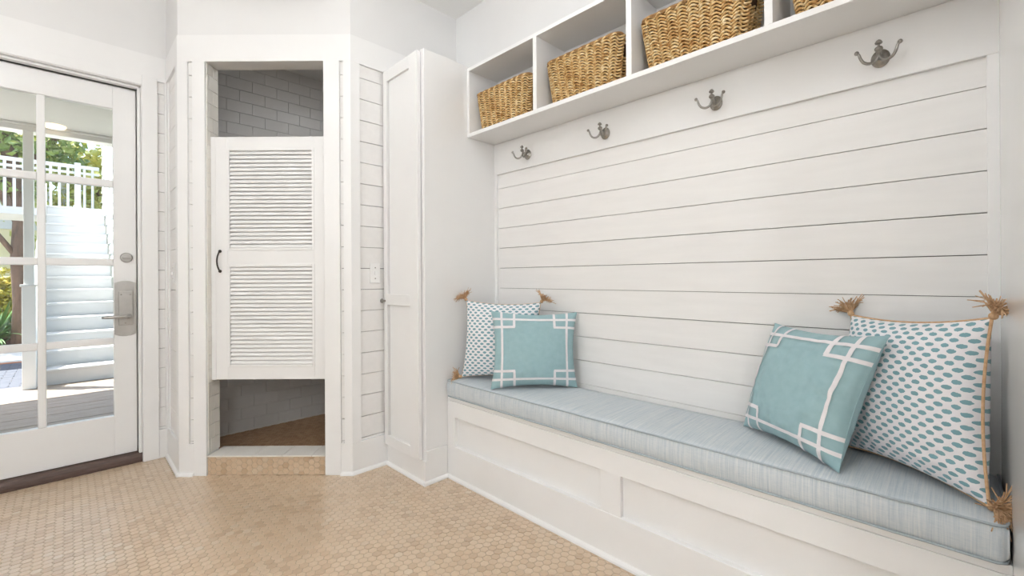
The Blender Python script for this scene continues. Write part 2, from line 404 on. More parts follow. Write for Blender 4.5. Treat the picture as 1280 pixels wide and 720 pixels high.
FG.B(.0016, LG-.0016, .004, .031, BAND1, CEIL).build('drywall', 'upper_paint', wall_g)
# reveal: white boards at the top and sides, tile where the wet side begins
FG.B(O0-.014, O0+.0006, .001, .10, .0, BAND0+.01).build('jamb', 'wall_paint', wall_g)
FG.B(O1-.0006, O1+.014, .001, .10, .0, BAND0+.01).build('jamb', 'wall_paint', wall_g)
FG.B(O0-.012, O1+.012, .001, .10, BAND0-.0008, BAND0+.012).build('head_jamb', 'wall_paint', wall_g)
for k in range(29):
    z0 = .115+k*.0755
    if z0 > 2.2: break
    z1 = min(z0+.0735, 2.212)
    cut = .060 if k % 2 else .034
    FG.B(O0, O0+.005, .012, cut-.001, z0, z1).build('wall_tile', 'white_tile', wall_g, bevel=.0008, segs=1)
    FG.B(O0, O0+.005, cut+.001, .104, z0, z1).build('wall_tile', 'white_tile', wall_g, bevel=.0008, segs=1)

# short wall between shower and tall cabinet, runs on behind the cabinet
FBL = 1.80-1.073
wall_b = tag(FB.B(.012, FBL+.1, .027, .10, 0, CEIL+.1).build('wall_back', 'board_gap'), 'narrow white shiplap wall between shower and tall cabinet', 'wall', kind='structure')
shiplap(wall_b, FB, .04, .26, .012, BASE, BAND0)
FB.B(0, .052, 0, .03, BASE, BAND0).build('corner_board', 'trim_paint', wall_b, bevel=.001)
FB.B(0, .25, 0, .03, 0, BASE).build('baseboard', 'trim_paint', wall_b, bevel=.002)
FB.B(0, FBL, 0, .03, BAND0, BAND1).build('band_board', 'trim_paint', wall_b, bevel=.001)
FB.B(.0016, FBL+.02, .004, .031, BAND1, CEIL).build('drywall', 'upper_paint', wall_b)
mb = MB(); mb.extrude([FB.p(-.004, 0, 0), FB.p(-.004, -.013, 0), FB.p(-.004, -.012, .008), FB.p(-.004, -.007, .015), FB.p(-.004, 0, .018)], (.22, 0, 0))
mb.build('shoe_moulding', 'trim_paint', wall_b)

# long bench wall
wall_r = tag(B(1.797, 1.93, -2.5, 3.5, -.1, CEIL+.1).build('wall_right', 'board_gap'), 'long white shiplap wall behind the bench', 'wall', kind='structure')
FR.B(.002, 1.999, .003, .0185, .40, .5275).build('shiplap_board', 'board_paint', wall_r, bevel=.0008)
zs = [.528] + [1.567-.1155*k for k in range(8, -1, -1)] + [1.66]
for i in range(len(zs)-1):
    g = random.choice((.0028, .0020, .0024, .0030, .0014))
    FR.B(.004, 1.999, .003+random.uniform(0, .0006), .0185, zs[i]+g*.6, zs[i+1]-.001).build('shiplap_board', 'board_paint', wall_r, bevel=.0007, segs=1)
FR.B(.0, 1.999, -.010, .0185, 1.648, 1.826).build('hook_rail', 'trim_paint', wall_r, bevel=.0015)
FR.B(.0, .020, -.008, .0185, .40, 1.648).build('stile', 'trim_paint', wall_r, bevel=.001)
FR.B(1.975, 1.999, -.008, .0185, .40, 1.648).build('stile', 'trim_paint', wall_r, bevel=.001)
mb = MB(); mb.box(1.79, 1.80, -2.5, 2.31, 2.19, CEIL); mb.box(1.79, 1.80, -2.5, -.10, 0, CEIL)
mb.build('drywall', 'upper_paint', wall_r)
# boards seen at the back of the cubbies
for z0, z1 in ((1.83, 1.905), (1.908, 2.02), (2.023, 2.136), (2.139, 2.20)):
    FR.B(.004, 1.999, .003, .0185, z0, z1).build('shiplap_board', 'board_paint', wall_r, bevel=.0007, segs=1)

# tall white end panel that closes the bench niche
near_w = tag(B(.98, 1.79, -.14, -.083, 0, CEIL).build('wall_near', 'gloss_paint'), 'smooth white end wall closing the bench niche beside the dotted pillow', 'wall', kind='structure')
# rest of the room, behind the photographer
tag(B(-2.75, -2.6, -2.5, 3.44, -.1, CEIL+.1).build('wall_left', 'wall_paint'), 'plain white wall behind the photographer opposite the bench', 'wall', kind='structure')
tag(B(-2.75, 1.93, -2.55, -2.4, -.1, CEIL+.1).build('wall_rear', 'wall_paint'), 'plain white wall opposite the porch door', 'wall', kind='structure')
tag(B(-2.75, 1.93, -2.55, 3.50, CEIL, CEIL+.15).build('ceiling', 'ceiling_paint'), 'flat white ceiling of the mudroom', 'ceiling', kind='structure')

# globe lamps out of view, most of them added to brighten the room
def lamp(loc, label, watt, drop=.045):
    t = thing('ceiling_or_fill_lamp', label, 'ceiling lamp', (loc[0], loc[1], CEIL), 'ceiling lamps')
    M = Matrix.Translation((loc[0], loc[1], CEIL))
    MB().lathe([(.001, 0), (.075, -.001), (.078, -.010), (.060, -.026), (.050, -.045), (.040, -.048)], 32, M).build('canopy', 'satin_nickel', t, smooth=True)
    if drop > .1: MB().tube([(loc[0], loc[1], CEIL-.04), (loc[0], loc[1], CEIL-drop-.004)], .004, 8).build('cord', 'dark_bronze', t)
    r_ = .15 if drop > .1 else .12; gm = 'lamp_glass_%d' % round(watt*10)
    if gm not in MATS: emissive(gm, (.945, .975, 1, 1), watt/(4*PI*PI*r_*r_))
    MB().ball((loc[0], loc[1], CEIL-drop-r_*.93), r_, 24, 14, (1, 1, .93)).build('opal_globe', gm, t, smooth=True)
for L, wt, wh in zip(LAMPS, LAMP_W, ('over the floor before the bench end', 'nearest the tall cabinet', 'before the porch door, added as fill light', 'by the plain wall opposite the bench', 'behind the end wall of the niche, added as fill light', 'in the corner of the two plain walls')):
    lamp(L, ('added fill light globe pendant ' if wt > 20 else 'round opal globe ceiling lamp ') + wh, wt, .62 if wt > 20 else .045)  # pendants hang low, added to light bench and cubbies from the front

# ------------------------------------------------------------------ shower behind the opening
SY = 3.41
swall = tag(B(.50, 1.80, SY+.006, SY+.1, 0, CEIL+.1).build('wall_shower', 'shower_grout'), 'grey-white subway tiled wall inside the shower', 'wall', kind='structure')
tw, thh = .1545, .0765; tiles0 = None
for r in range(33):
    for c in range(8):
        x0 = .50+c*tw+(tw/2 if r % 2 else 0) - .06
        z0 = .03+r*thh
        x1 = x0+tw-.0022
        if x0 > 1.62 or z0 > 2.55: continue
        if tiles0 is None:
            tiles0 = B(0, tw-.0022, 0, .008, 0, thh-.0022).build('wall_tile', 'shower_tile', swall, bevel=.0009, segs=1); o = tiles0
        else:
            o = tiles0.copy(); COL.objects.link(o); o.parent = swall
        o.location = (x0, SY-.0012+random.uniform(0, .0006), z0)
mb = MB(); mb.prism([(.519, 3.00), (.519, SY+.02), (.50, SY+.02), (.50, 2.95)], 0, CEIL); mb.box(1.15, 1.80, 2.385, 2.40, 0, CEIL)
tag(mb.build('wall_wet', 'shower_tile'), 'side walls inside the shower', 'wall', kind='structure')
tag(B(.50, 1.80, 2.3, SY+.05, 2.55, 2.65).build('ceiling_shower', 'ceiling_paint'), 'low ceiling inside the shower', 'ceiling', kind='structure')
sl = thing('shower_fill_lamp', 'small round fill lamp added in the shower ceiling', 'ceiling lamp', (1.28, 2.66, 2.55))  # lamp added to brighten the dark shower inside; no such source is seen
MB().lathe([(.07, 0), (.08, -.003), (.08, -.010), (.062, -.012), (.062, -.004)], 28, Matrix.Translation((1.28, 2.66, 2.55))).build('trim_ring', 'trim_paint', sl)
MB().lathe([(.061, -.003), (.061, -.006), (.001, -.008)], 28, Matrix.Translation((1.28, 2.66, 2.55))).build('diffuser', 'lamp_glass', sl)
ld = bpy.data.lights.new('shower_fill_light', 'AREA'); ld.shape = 'DISK'; ld.size = .12; ld.energy = 1.5; ld.color = (.97, .985, 1.0)
lo = bpy.data.objects.new('shower_fill_light', ld); COL.objects.link(lo); lo.parent = sl; lo.location = (0, 0, -.016)
sfl = tag(MB().prism([(.50, 3.0), (1.16, 2.36), (1.80, 2.36), (1.80, SY+.02), (.50, SY+.02)], -.05, .018).build('floor_shower', 'grout'), 'brown hexagon mosaic floor inside the shower', 'floor', kind='structure')
mb = MB()
for i in range(int(.5/dx), int(1.78/dx)+1):
    for j in range(int(2.4/W), int(SY/W)+1):
        x = i*dx; y = j*W+(W/2 if i % 2 else 0)
        if (x+y)/S2 > 2.375+.12 and y < SY-.002: hex_geo(mb, x, y, .0195, R0)
tag(mb.build('hex_tile_field', 'shower_hex', sfl), kind='stuff')

# tiled kerb
kerb = thing('shower_kerb', 'low kerb with white cap tiles and tan hexagon face under the shower door', 'kerb', FG.p((O0+O1)/2, .05, 0))
FG.B(O0+.001, O1-.001, .010, .135, 0, .1045).build('core', 'grout', kerb)
edges = [O0+.002, .235, .393, .551, .709, O1-.002]
for i in range(5):
    a0, a1 = edges[i], edges[i+1]
    FG.B(a0+.0013, a1-.0013, -.002, .138, .0995, .1075).build('cap_tile', 'white_tile', kerb, bevel=.0015)
mb = MB()
for i in range(0, 24):
    for j in range(-1, 5):
        a = O0 + .004 + i*dx; z = j*W + (W/2 if i % 2 else 0) + .004
        ring = [(a+R0*math.cos(PI/3*k), z+R0*math.sin(PI/3*k)) for k in range(6)]
        ring = [(min(max(q, O0+.002), O1-.002), min(max(h, .001), .0985)) for q, h in ring]
        if max(h for _, h in ring)-min(h for _, h in ring) < .004 or max(q for q, _ in ring)-min(q for q, _ in ring) < .004: continue
        v = [FG.p(q, .0075, h) for q, h in ring] + [FG.p(q, .0105, h) for q, h in ring]
        mb.add(v, [tuple(range(6))]+[(k, (k+1)%6, 6+(k+1)%6, 6+k) for k in range(6)])
tag(mb.build('hex_tile_field', 'hex_stone', kerb), kind='stuff')

# louvred shower door, hung a little behind the casing
d2 = thing('door_2', 'white half-height louvred shower door with dark pull handle', 'shower door', FG.p((O0+O1)/2, .05, .506), kind='structure')
SO = 1.784                                            # camera-right coordinate of the frame origin
sa = lambda s: s + SO
DA0, DA1, Dd0, Dd1 = sa(-1.605), O1-.006, .036, .068
DZ0, DZt = .506, 1.821
lx0, lx1 = sa(-1.529), sa(-1.083)
ups = (1.218, 1.746); los = (.587, 1.116)
FG.B(DA0, lx0-.012, Dd0, Dd1, DZ0, DZt).build('stile', 'door_paint', d2, bevel=.0015)
FG.B(lx1+.012, DA1, Dd0, Dd1, DZ0, DZt).build('stile', 'door_paint', d2, bevel=.0015)
for z0, z1 in ((DZ0, los[0]-.012), (los[1]+.012, ups[0]-.012), (ups[1]+.012, DZt)):
    FG.B(lx0-.012, lx1+.012, Dd0, Dd1, z0, z1).build('rail', 'door_paint', d2, bevel=.001)
for z0, z1 in (los, ups):
    mb = MB()
    FG.box(mb, lx0-.014, lx0, Dd0-.003, Dd1, z0-.014, z1+.014); FG.box(mb, lx1, lx1+.014, Dd0-.003, Dd1, z0-.014, z1+.014)
    FG.box(mb, lx0, lx1, Dd0-.003, Dd1, z0-.014, z0); FG.box(mb, lx0, lx1, Dd0-.003, Dd1, z1, z1+.014)
    mb.build('louvre_moulding', 'door_paint', d2, bevel=.002)
    n = 24; pit = (z1-z0)/n
    for k in range(n):
        zc = z0+(k+.5)*pit
        # slat: rounded blade, front edge low
        prof = [(Dd0+.0022, zc-.0100), (Dd0+.0004, zc-.0075), (Dd0+.0012, zc-.003), (Dd0+.0036, zc+.003), (Dd0+.0075, zc+.0078), (Dd0+.020, zc+.0165), (Dd0+.023, zc+.0140), (Dd0+.0075, zc-.0040), (Dd0+.0045, zc-.0090)]
        mb = MB(); mb.extrude([FG.p(lx0+.0008, d, z) for d, z in prof], tuple((FG.t*(lx1-lx0-.0016)).to_3d()))
        mb.build('louvre_slat', 'door_paint', d2)
hp = []
for k in range(17):
    t = k/16; z = 1.093+t*.108
    hp.append(FG.p(sa(-1.581), Dd0-.004-.024*math.sin(PI*t)**.8, z))
mb = MB().tube(hp, .0042, 10)
for z in (1.093, 1.201):
    mb.ball(FG.p(sa(-1.581), Dd0-.002, z), .0085, 12, 8)
mb.build('pull_handle', 'dark_bronze', d2, smooth=True)
for z in (1.70, .628):
    mb = MB().tube([FG.p(DA1+.001, Dd0-.006, z-.038), FG.p(DA1+.001, Dd0-.006, z+.038)], .0045, 10)
    mb.build('hinge', 'satin_nickel', d2, smooth=False)
FG.B(O0+.0055, DA0-.0015, Dd0+.002, Dd1, DZ0-.002, DZt+.002).build('stop_strip', 'door_paint', wall_g, bevel=.001)

# ------------------------------------------------------------------ glazed porch door
d1 = thing('door_1', 'white glazed porch door with eight panes and satin lever', 'glazed door', (-.09, 3.40, .05), kind='structure')
DY0, DY1 = 3.380, 3.424
gx = [-.476, -.376, -.111, -.079, .186, .286]
zr = [.276, .683, .722, 1.129, 1.168, 1.575, 1.614, 2.021]
dz0, dz1 = .053, 2.149
B(gx[0], gx[1], DY0, DY1, dz0, dz1).build('stile', 'door_paint', d1, bevel=.002)
B(gx[4], gx[5], DY0, DY1, dz0, dz1).build('stile', 'door_paint', d1, bevel=.002)
B(gx[1], gx[4], DY0, DY1, dz0, zr[0]).build('bottom_rail', 'door_paint', d1, bevel=.002)
B(gx[1], gx[4], DY0, DY1, zr[7], dz1).build('top_rail', 'door_paint', d1, bevel=.002)
B(gx[2], gx[3], DY0+.002, DY1-.002, zr[0], zr[7]).build('muntin', 'door_paint', d1, bevel=.004)
for k in (1, 3, 5):
    for a, c in ((gx[1], gx[2]), (gx[3], gx[4])):
        B(a, c, DY0+.0025, DY1-.0025, zr[k], zr[k+1]).build('muntin', 'door_paint', d1, bevel=.004)
for k in (0, 2, 4, 6):
    for a, c in ((gx[1], gx[2]), (gx[3], gx[4])):
        B(a, c, 3.401, 3.405, zr[k], zr[k+1]).build('glass_pane', 'pane_glass', d1)
# lever set
plate = MB(); cx_, z0_, z1_ = .2355, .727, 1.044; hw = .0465; pts2 = []
for k in range(13):
    t = -1+2*k/12; pts2.append((cx_+hw*t, z0_+.012*(t*t)))
for k in range(13):
    t = 1-2*k/12; pts2.append((cx_+hw*t, z1_-.012*(t*t)))
plate.extrude([(x, DY0-.003, z) for x, z in pts2], (0, .003, 0))
pl = plate.build('lock_plate', 'satin_nickel', d1, bevel=.001)
B(cx_-.030, cx_+.034, DY0-.010, DY0-.003, .790, .985).build('escutcheon', 'satin_nickel', pl, bevel=.006, segs=3)
for x, z in ((cx_-.018, .965), (cx_+.022, .965), (cx_, .802)):
    MB().lathe([(.0001, .0105), (.004, .0105), (.0045, .0095), (.0045, .009)], 12, Matrix.Translation((x, DY0, z)) @ Matrix.Rotation(PI/2, 4, 'X')).build('screw', 'pewter', pl)
lv = MB(); lv.lathe([(.013, .0), (.013, .022), (.010, .026), (.010, .052), (.0001, .054)], 16, Matrix.Translation((cx_+.014, DY0-.010, .841)) @ Matrix.Rotation(PI/2, 4, 'X'))
lv.tube([(cx_+.018, DY0-.058, .842), (cx_-.01, DY0-.060, .842), (cx_-.05, DY0-.060, .8415), (cx_-.085, DY0-.055, .8405), (cx_-.10, DY0-.046, .840)], [.0085, .0095, .0088, .008, .006], 12)
lv.build('lever', 'satin_nickel', pl, smooth=True)
db = MB().lathe([(.028, 0), (.028, .005), (.024, .010), (.0001, .011)], 28, Matrix.Translation((.241, DY0, 1.177)) @ Matrix.Rotation(PI/2, 4, 'X')).build('deadbolt', 'satin_nickel', d1)
B(.223, .259, DY0-.022, DY0-.011, 1.172, 1.182).build('thumb_turn', 'satin_nickel', db, bevel=.003)
for z in (.35, 1.1, 1.85):
    MB().tube([(gx[0]-.008, DY0-.004, z-.045), (gx[0]-.008, DY0-.004, z+.045)], .006, 10).build('hinge', 'satin_nickel', d1)

# ------------------------------------------------------------------ tall cabinet
CF, CS, CT = 1.287, 1.915, 2.222
cab = thing('tall_cabinet', 'tall narrow white cabinet with two-panel door beside the bench', 'cabinet', (1.5, 2.1, 0))
mb = MB().box(CF, 1.795, CS, 2.283, 0.0, CT)
mb.build('body', 'trim_paint', cab, bevel=.0015)
B(CF-.008, CF+.02, CS-.0085, 2.2835, 0, .118).build('toe_board', 'trim_paint', cab, bevel=.001)
B(CF-.001, 1.42, CS-.008, CS+.01, 0, .168).build('baseboard', 'trim_paint', cab, bevel=.003)
mb = MB()
mb.extrude([(CF-.008, CS-.022, 0), (CF-.021, CS-.022, 0), (CF-.020, CS-.022, .008), (CF-.015, CS-.022, .015), (CF-.008, CS-.022, .018)], (0, 2.285-CS+.022, 0))
mb.extrude([(CF-.021, CS-.008, 0), (CF-.021, CS-.021, 0), (CF-.021, CS-.020, .008), (CF-.021, CS-.015, .015), (CF-.021, CS-.008, .018)], (.16, 0, 0))
mb.build('shoe_moulding', 'trim_paint', cab)
y0, y1, z0, z1 = 1.938, 2.281, .120, 2.212
f0, f1 = CF-.026, CF-.0045
cd = B(f0+.012, f1, y0+.05, y1-.045, z0+.05, z1-.05).build('door', 'trim_paint', cab)
py0, py1 = 2.017, 2.247
B(f0, f1, y0, py0, z0, z1).build('stile', 'trim_paint', cd, bevel=.0015)
B(f0, f1, py1, y1, z0, z1).build('stile', 'trim_paint', cd, bevel=.0015)
for a, c in ((z0, .174), (.903, .962), (2.146, z1)): B(f0, f1, py0, py1, a, c).build('rail', 'trim_paint', cd, bevel=.0012)
MB().lathe([(.006, 0), (.0055, .008), (.006, .012), (.0125, .016), (.0135, .021), (.010, .026), (.0001, .0275)], 18, Matrix.Translation((f0, 2.268, .924)) @ Matrix.Rotation(-PI/2, 4, 'Y')).build('knob', 'pewter', cd, smooth=True)

# ------------------------------------------------------------------ bench, its cushion
BF = 1.424; BY0, BY1 = -.083, 1.913
bench = thing('built_in_bench', 'white built-in bench with recessed front panels', 'bench', (1.6, .9, 0))
B(BF+.0185, BF+.03, BY0, BY1, .0, .425).build('front_panel', 'trim_paint', bench)
B(BF+.03, 1.795, BY0, BY1, 0, .06).build('plinth', 'trim_paint', bench)
B(BF+.002, 1.783, BY0, BY1, .405, .427).build('seat_board', 'trim_paint', bench, bevel=.002)
B(BF-.002, BF+.02, BY0, BY1, 0, .170).build('baseboard', 'trim_paint', bench, bevel=.002)
B(BF, BF+.02, BY0, BY1, .322, .4045).build('top_rail', 'trim_paint', bench, bevel=.0015)
for a, c in ((1.85, BY1), (.871, .957), (BY0, -.02)): B(BF+.0005, BF+.02, a, c, .165, .323).build('stile', 'trim_paint', bench, bevel=.0012)
mb = MB(); mb.extrude([(BF-.002, BY0, 0), (BF-.015, BY0, 0), (BF-.014, BY0, .008), (BF-.009, BY0, .015), (BF-.002, BY0, .018)], (0, BY1-BY0-.012, 0))
mb.build('shoe_moulding', 'trim_paint', bench)

CX0, CX1, CYA, CYB, CZ0, CZ1 = 1.410, 1.776, -.078, 1.908, .428, .512
cush = thing('bench_cushion', 'long pale blue-grey box cushion lying on the bench', 'seat cushion', (1.6, .9, CZ0))
def cushion():
    mb = MB(); n = 420
    sec = []       # cross-section (x,z) from back-bottom to front to back-top
    rr = .006
    sec += [(CX1, CZ0), (CX0+.02, CZ0), (CX0+rr, CZ0+.002), (CX0+.001, CZ0+.008)]
    for k in range(1, 6): sec.append((CX0-.004*math.sin(PI*k/6), CZ0+.008+(CZ1-CZ0-.014)*k/6))
    sec += [(CX0+.001, CZ1-.006), (CX0+rr, CZ1), (CX0+.03, CZ1+.0035), (CX0+.08, CZ1+.0065), (CX0+.15, CZ1+.008), (CX0+.24, CZ1+.008), (CX0+.31, CZ1+.006), (CX1-.012, CZ1), (CX1, CZ1-.012)]
    m_ = len(sec)
    for i in range(n+1):
        t = i/n; y = CYA+(CYB-CYA)*t
        e = min(1, t*(CYB-CYA)/.02, (1-t)*(CYB-CYA)/.02); e = math.sin(PI/2*e)
        for j, (x, z) in enumerate(sec):
            zz = z; xx = x
            if 3 < j < 9:   # puckers on the front
                a = noise.noise(Vector((y*34, z*5, 1.3)))*.0028 + noise.noise(Vector((y*75, z*8, 4.1)))*.0014
                xx += a*math.sin(PI*(j-3)/6)
            if j > 10: zz += noise.noise(Vector((x*7, y*9, 3.0)))*.0020
            zc = (CZ0+CZ1)/2
            zz = zc+(zz-zc)*(.75+.25*e); xx = xx + (1-e)*(.010 if x < 1.5 else 0)
            mb.v.append((xx, y, zz))
    for i in range(n):
        for j in range(m_):
            k = (j+1) % m_
            mb.f.append((i*m_+j, i*m_+k, (i+1)*m_+k, (i+1)*m_+j))
    mb.f.append(tuple(range(m_))); mb.f.append(tuple(n*m_+j for j in range(m_-1, -1, -1)))
    return mb
cm = cushion().build('cover', 'cushion_fabric', cush, smooth=True)
for z, xo in ((CZ1-.001, .0005), (CZ0+.003, .001)):
    pp = [(CX1, CYB-.001, z)] + [(CX0+.03, CYB-.001, z), (CX0+.012, CYB-.005, z), (CX0+xo, CYB-.02, z)]
    for i in range(1, 160): 
        y = CYB-.02-(CYB-CYA-.04)*i/160
        pp.append((CX0+xo+noise.noise(Vector((y*12, z, 0)))*.0012, y, z+noise.noise(Vector((y*9, z, 5)))*.0012))
    pp += [(CX0+xo, CYA+.02, z), (CX0+.012, CYA+.005, z), (CX0+.03, CYA+.001, z), (CX1, CYA+.001, z)]
    MB().tube(pp, .0032, 7).build('piping', 'piping_fabric', cush, smooth=True)

# ------------------------------------------------------------------ cubby shelf with baskets
KX0, KX1, KZ0, KZ1 = 1.570, 1.7825, 1.826, 2.208
shelf = thing('cubby_shelf', 'white open cubby shelf running above the coat hooks', 'shelf', (1.68, .9, KZ0))
B(KX0, KX1, -.082, 1.914, KZ0, KZ0+.020).build('bottom_board', 'trim_paint', shelf, bevel=.001)
B(KX0, KX1, -.082, 1.914, KZ1-.018, KZ1).build('top_board', 'trim_paint', shelf, bevel=.001)
B(KX0, KX1, 1.896, 1.914, KZ0+.020, KZ1-.018).build('end_board', 'trim_paint', shelf, bevel=.001)
B(KX0, KX1, -.082, -.066, KZ0+.020, KZ1-.018).build('end_board', 'trim_paint', shelf, bevel=.001)
for y in (1.411, .912, .418): B(KX0, KX1, y-.012, y+.012, KZ0+.020, KZ1-.018).build('divider', 'trim_paint', shelf, bevel=.001)

def basket(loc, label):
    t = thing('woven_basket', label, 'basket', loc, 'seagrass baskets in the cubbies')
    hx, hy, H = .090, .194, .208            # half depth, half width at the rim
    def path(s, z, out=0.0):
        """s in 0..1 round a rounded rectangle, tapering to the base"""
        k = 1-(1-z/H)
        ax = hx-.016*(1-z/H)+out; ay = hy-.030*(1-z/H)+out; r = .030
        segs = [(2*(ay-r)), PI*r/2, 2*(ax-r), PI*r/2]*2; tot = sum(segs); d = (s % 1)*tot
        cs = [(-1, 0), ]
        # sides: front (x=-ax) from y=+ to -, then corner ...
        def arc(cx, cy, a0, f): a = a0+f*PI/2; return (cx+r*math.cos(a), cy+r*math.sin(a), math.cos(a), math.sin(a))
        i = 0
        while d > segs[i]: d -= segs[i]; i += 1
        f = d/segs[i]
        if i == 0: return (-ax, (ay-r)*(1-2*f), -1, 0)
        if i == 1: return arc(-ax+r, -ay+r, PI, f)
        if i == 2: return (-ax+r+f*2*(ax-r), -ay, 0, -1)
        if i == 3: return arc(ax-r, -ay+r, 1.5*PI, f)
        if i == 4: return (ax, -(ay-r)*(1-2*f), 1, 0)
        if i == 5: return arc(ax-r, ay-r, 0, f)
        if i == 6: return (ax-r-f*2*(ax-r), ay, 0, 1)
        return arc(-ax+r, ay-r, PI/2, f)
    def P(s, z, out): x, y, nx, ny = path(s, z); return (x+nx*out+loc[0], y+ny*out+loc[1], z+loc[2])
    # dark inner shell
    mb = MB(); n = 64
    zs_ = [.004, .06, .12, H-.004]
    hole = lambda i, j: False
    rings = []
    for z in zs_:
        rings.append([P(k/n, z, -.004) for k in range(n)])
    vs_ = [p for r_ in rings for p in r_] ; mb.add(vs_, [(j*n+k, j*n+(k+1)%n, (j+1)*n+(k+1)%n, (j+1)*n+k) for j in range(3) for k in range(n)])
    mb.add(rings[0], [tuple(range(n-1,-1,-1))])
    mb.build('liner', 'basket_core', t)
    # paired strands twisted round each other, row by row; half-turns line up into columns
    mb = MB(); rows = 17; turns = 26; per = 8
    def in_hole(s, z):
        x, y, _, _ = path(s, z); return abs(y) > hy-.05 and abs(x) < .034 and H*.66 < z < H*.86
    for r_ in range(rows):
        z = .008+(H-.018)*r_/(rows-1)
        for ph in (0, PI):
            run = []
            for k in range(turns*per):
                s = k/(turns*per); a = 2*PI*k/per/2*1.0 + ph
                if in_hole(s, z):
                    if len(run) > 2: mb.tube(run, .0038, 5)
                    run = []; continue
                jit = noise.noise(Vector((s*60, r_*1.7, ph)))*.0016
                run.append(P(s, z + .0054*math.sin(a*2) + jit, .003+.0066*math.cos(a*2)))
            if len(run) > 2: mb.tube(run+[run[0]] if len(run) == turns*per else run, .0040, 5)
    tag(mb.build('woven_strands', 'seagrass', t, smooth=True), kind='stuff')
    mb = MB(); n = 120
    mb.tube([P(k/n, H-.002, .002+.0015*math.sin(k*1.3)) for k in range(n)], .0052, 7, closed=True)
    mb.tube([P(k/n, H-.009+.003*math.sin(k*1.9), .005) for k in range(n)], .0024, 5, closed=True)
    mb.build('rim', 'basket_rim', t, smooth=True)
    return t
bk = basket((1.684, 1.672, KZ0+.0205), 'woven seagrass basket in the cubby against the tall cabinet')
dup(bk, (1.684, 1.166, KZ0+.0205), 'woven seagrass basket in the second cubby from the tall cabinet')
dup(bk, (1.684, .678, KZ0+.0205), 'woven seagrass basket in the third cubby from the tall cabinet')
dup(bk, (1.684, .178, KZ0+.0205), 'woven seagrass basket in the cubby farthest from the tall cabinet')

# ------------------------------------------------------------------ coat hooks
def hook(loc, label):
    t = thing('coat_hook', label, 'coat hook', loc, 'pewter coat hooks on the rail')
    x, y, z = loc
    M = Matrix.Translation(loc) @ Matrix.Rotation(-PI/2, 4, 'Y') @ Matrix.Diagonal((1.18, 1.0, 1, 1))
    MB().lathe([(.0225, 0), (.0235, .003), (.0215, .0055), (.018, .0055), (.0175, .0085), (.013, .010), (.0095, .014)], 28, M).build('back_plate', 'pewter', t, smooth=True)
    mb = MB()
    mb.tube([(x, y, z-.002), (x-.020, y, z-.001), (x-.036, y, z+.004), (x-.044, y, z+.012)], [.0085, .007, .0065, .007], 12)
    mb.ball((x-.046, y, z+.014), .0105, 14, 8, (1, 1, .8))
    mb.tube([(x-.047, y, z+.016), (x-.048, y, z+.030)], [.0035, .003], 10)
    mb.lathe([(.0001, -.006), (.0085, -.005), (.0095, -.002), (.006, .004), (.0001, .008)], 14, Matrix.Translation((x-.048, y, z+.034)))
    mb.build('centre_post', 'pewter', t, smooth=True)
    for s in (-1, 1):
        mb = MB(); pts_ = [(x-.040, y, z+.006), (x-.044, y+s*.002, z-.008), (x-.048, y+s*.010, z-.021), (x-.054, y+s*.022, z-.026), (x-.060, y+s*.034, z-.021), (x-.064, y+s*.041, z-.009), (x-.066, y+s*.045, z+.004), (x-.068, y+s*.050, z+.010)]
        sm = []
        for i in range(len(pts_)-1):
            p0 = Vector(pts_[max(0, i-1)]); p1 = Vector(pts_[i]); p2 = Vector(pts_[i+1]); p3 = Vector(pts_[min(len(pts_)-1, i+2)])
            for k in range(4):
                u = k/4; sm.append(.5*((2*p1)+(p2-p0)*u+(2*p0-5*p1+4*p2-p3)*u*u+(3*p1-p0-3*p2+p3)*u**3))
        sm.append(Vector(pts_[-1])); n_ = len(sm)
        mb.tube(sm, [.0048-.0014*i/n_ for i in range(n_)], 10)
        mb.ball(sm[-1], .0062, 12, 8)
        mb.build('prong', 'pewter', t, smooth=True)
    return t
HZ = 1.716
h1 = hook((1.770, 1.642, HZ), 'pewter double coat hook nearest the tall cabinet')
dup(h1, (1.770, 1.150, HZ), 'pewter double coat hook second from the tall cabinet')
dup(h1, (1.770, .652, HZ), 'pewter double coat hook third from the tall cabinet')
dup(h1, (1.770, .163, HZ), 'pewter double coat hook farthest from the tall cabinet')

# ------------------------------------------------------------------ pillows
def pillow_surf(c, T, pinch, seed):
    BL, BR, TR, TL = [Vector(p) for p in c]
    nrm = ((BR-BL)+(TR-TL)).cross((TL-BL)+(TR-BR)).normalized()
    if nrm.x + nrm.y > 0: nrm = -nrm
    def f(u, v, side):
        uu = u*(1-pinch*(1-v*v)*abs(u)**3); vv = v*(1-pinch*(1-u*u)*abs(v)**3)
        a = (uu+1)/2; b_ = (vv+1)/2
        p = (BL*(1-a)+BR*a)*(1-b_)+(TL*(1-a)+TR*a)*b_
        m_ = max(0, (1-abs(u)**2.3)*(1-abs(v)**2.3))
        t = T*m_**.48
        # creases that gather near the seams
        e = (1-m_)*m_*4
        w = (noise.noise(Vector((u*7+seed, v*2.5, side)))+.6*noise.noise(Vector((u*3, v*9+seed, side))))*.006*e
        w += noise.noise(Vector((u*2+seed, v*2, side*3)))*.006*m_
        return p + nrm*side*(t+w)
    return f, nrm
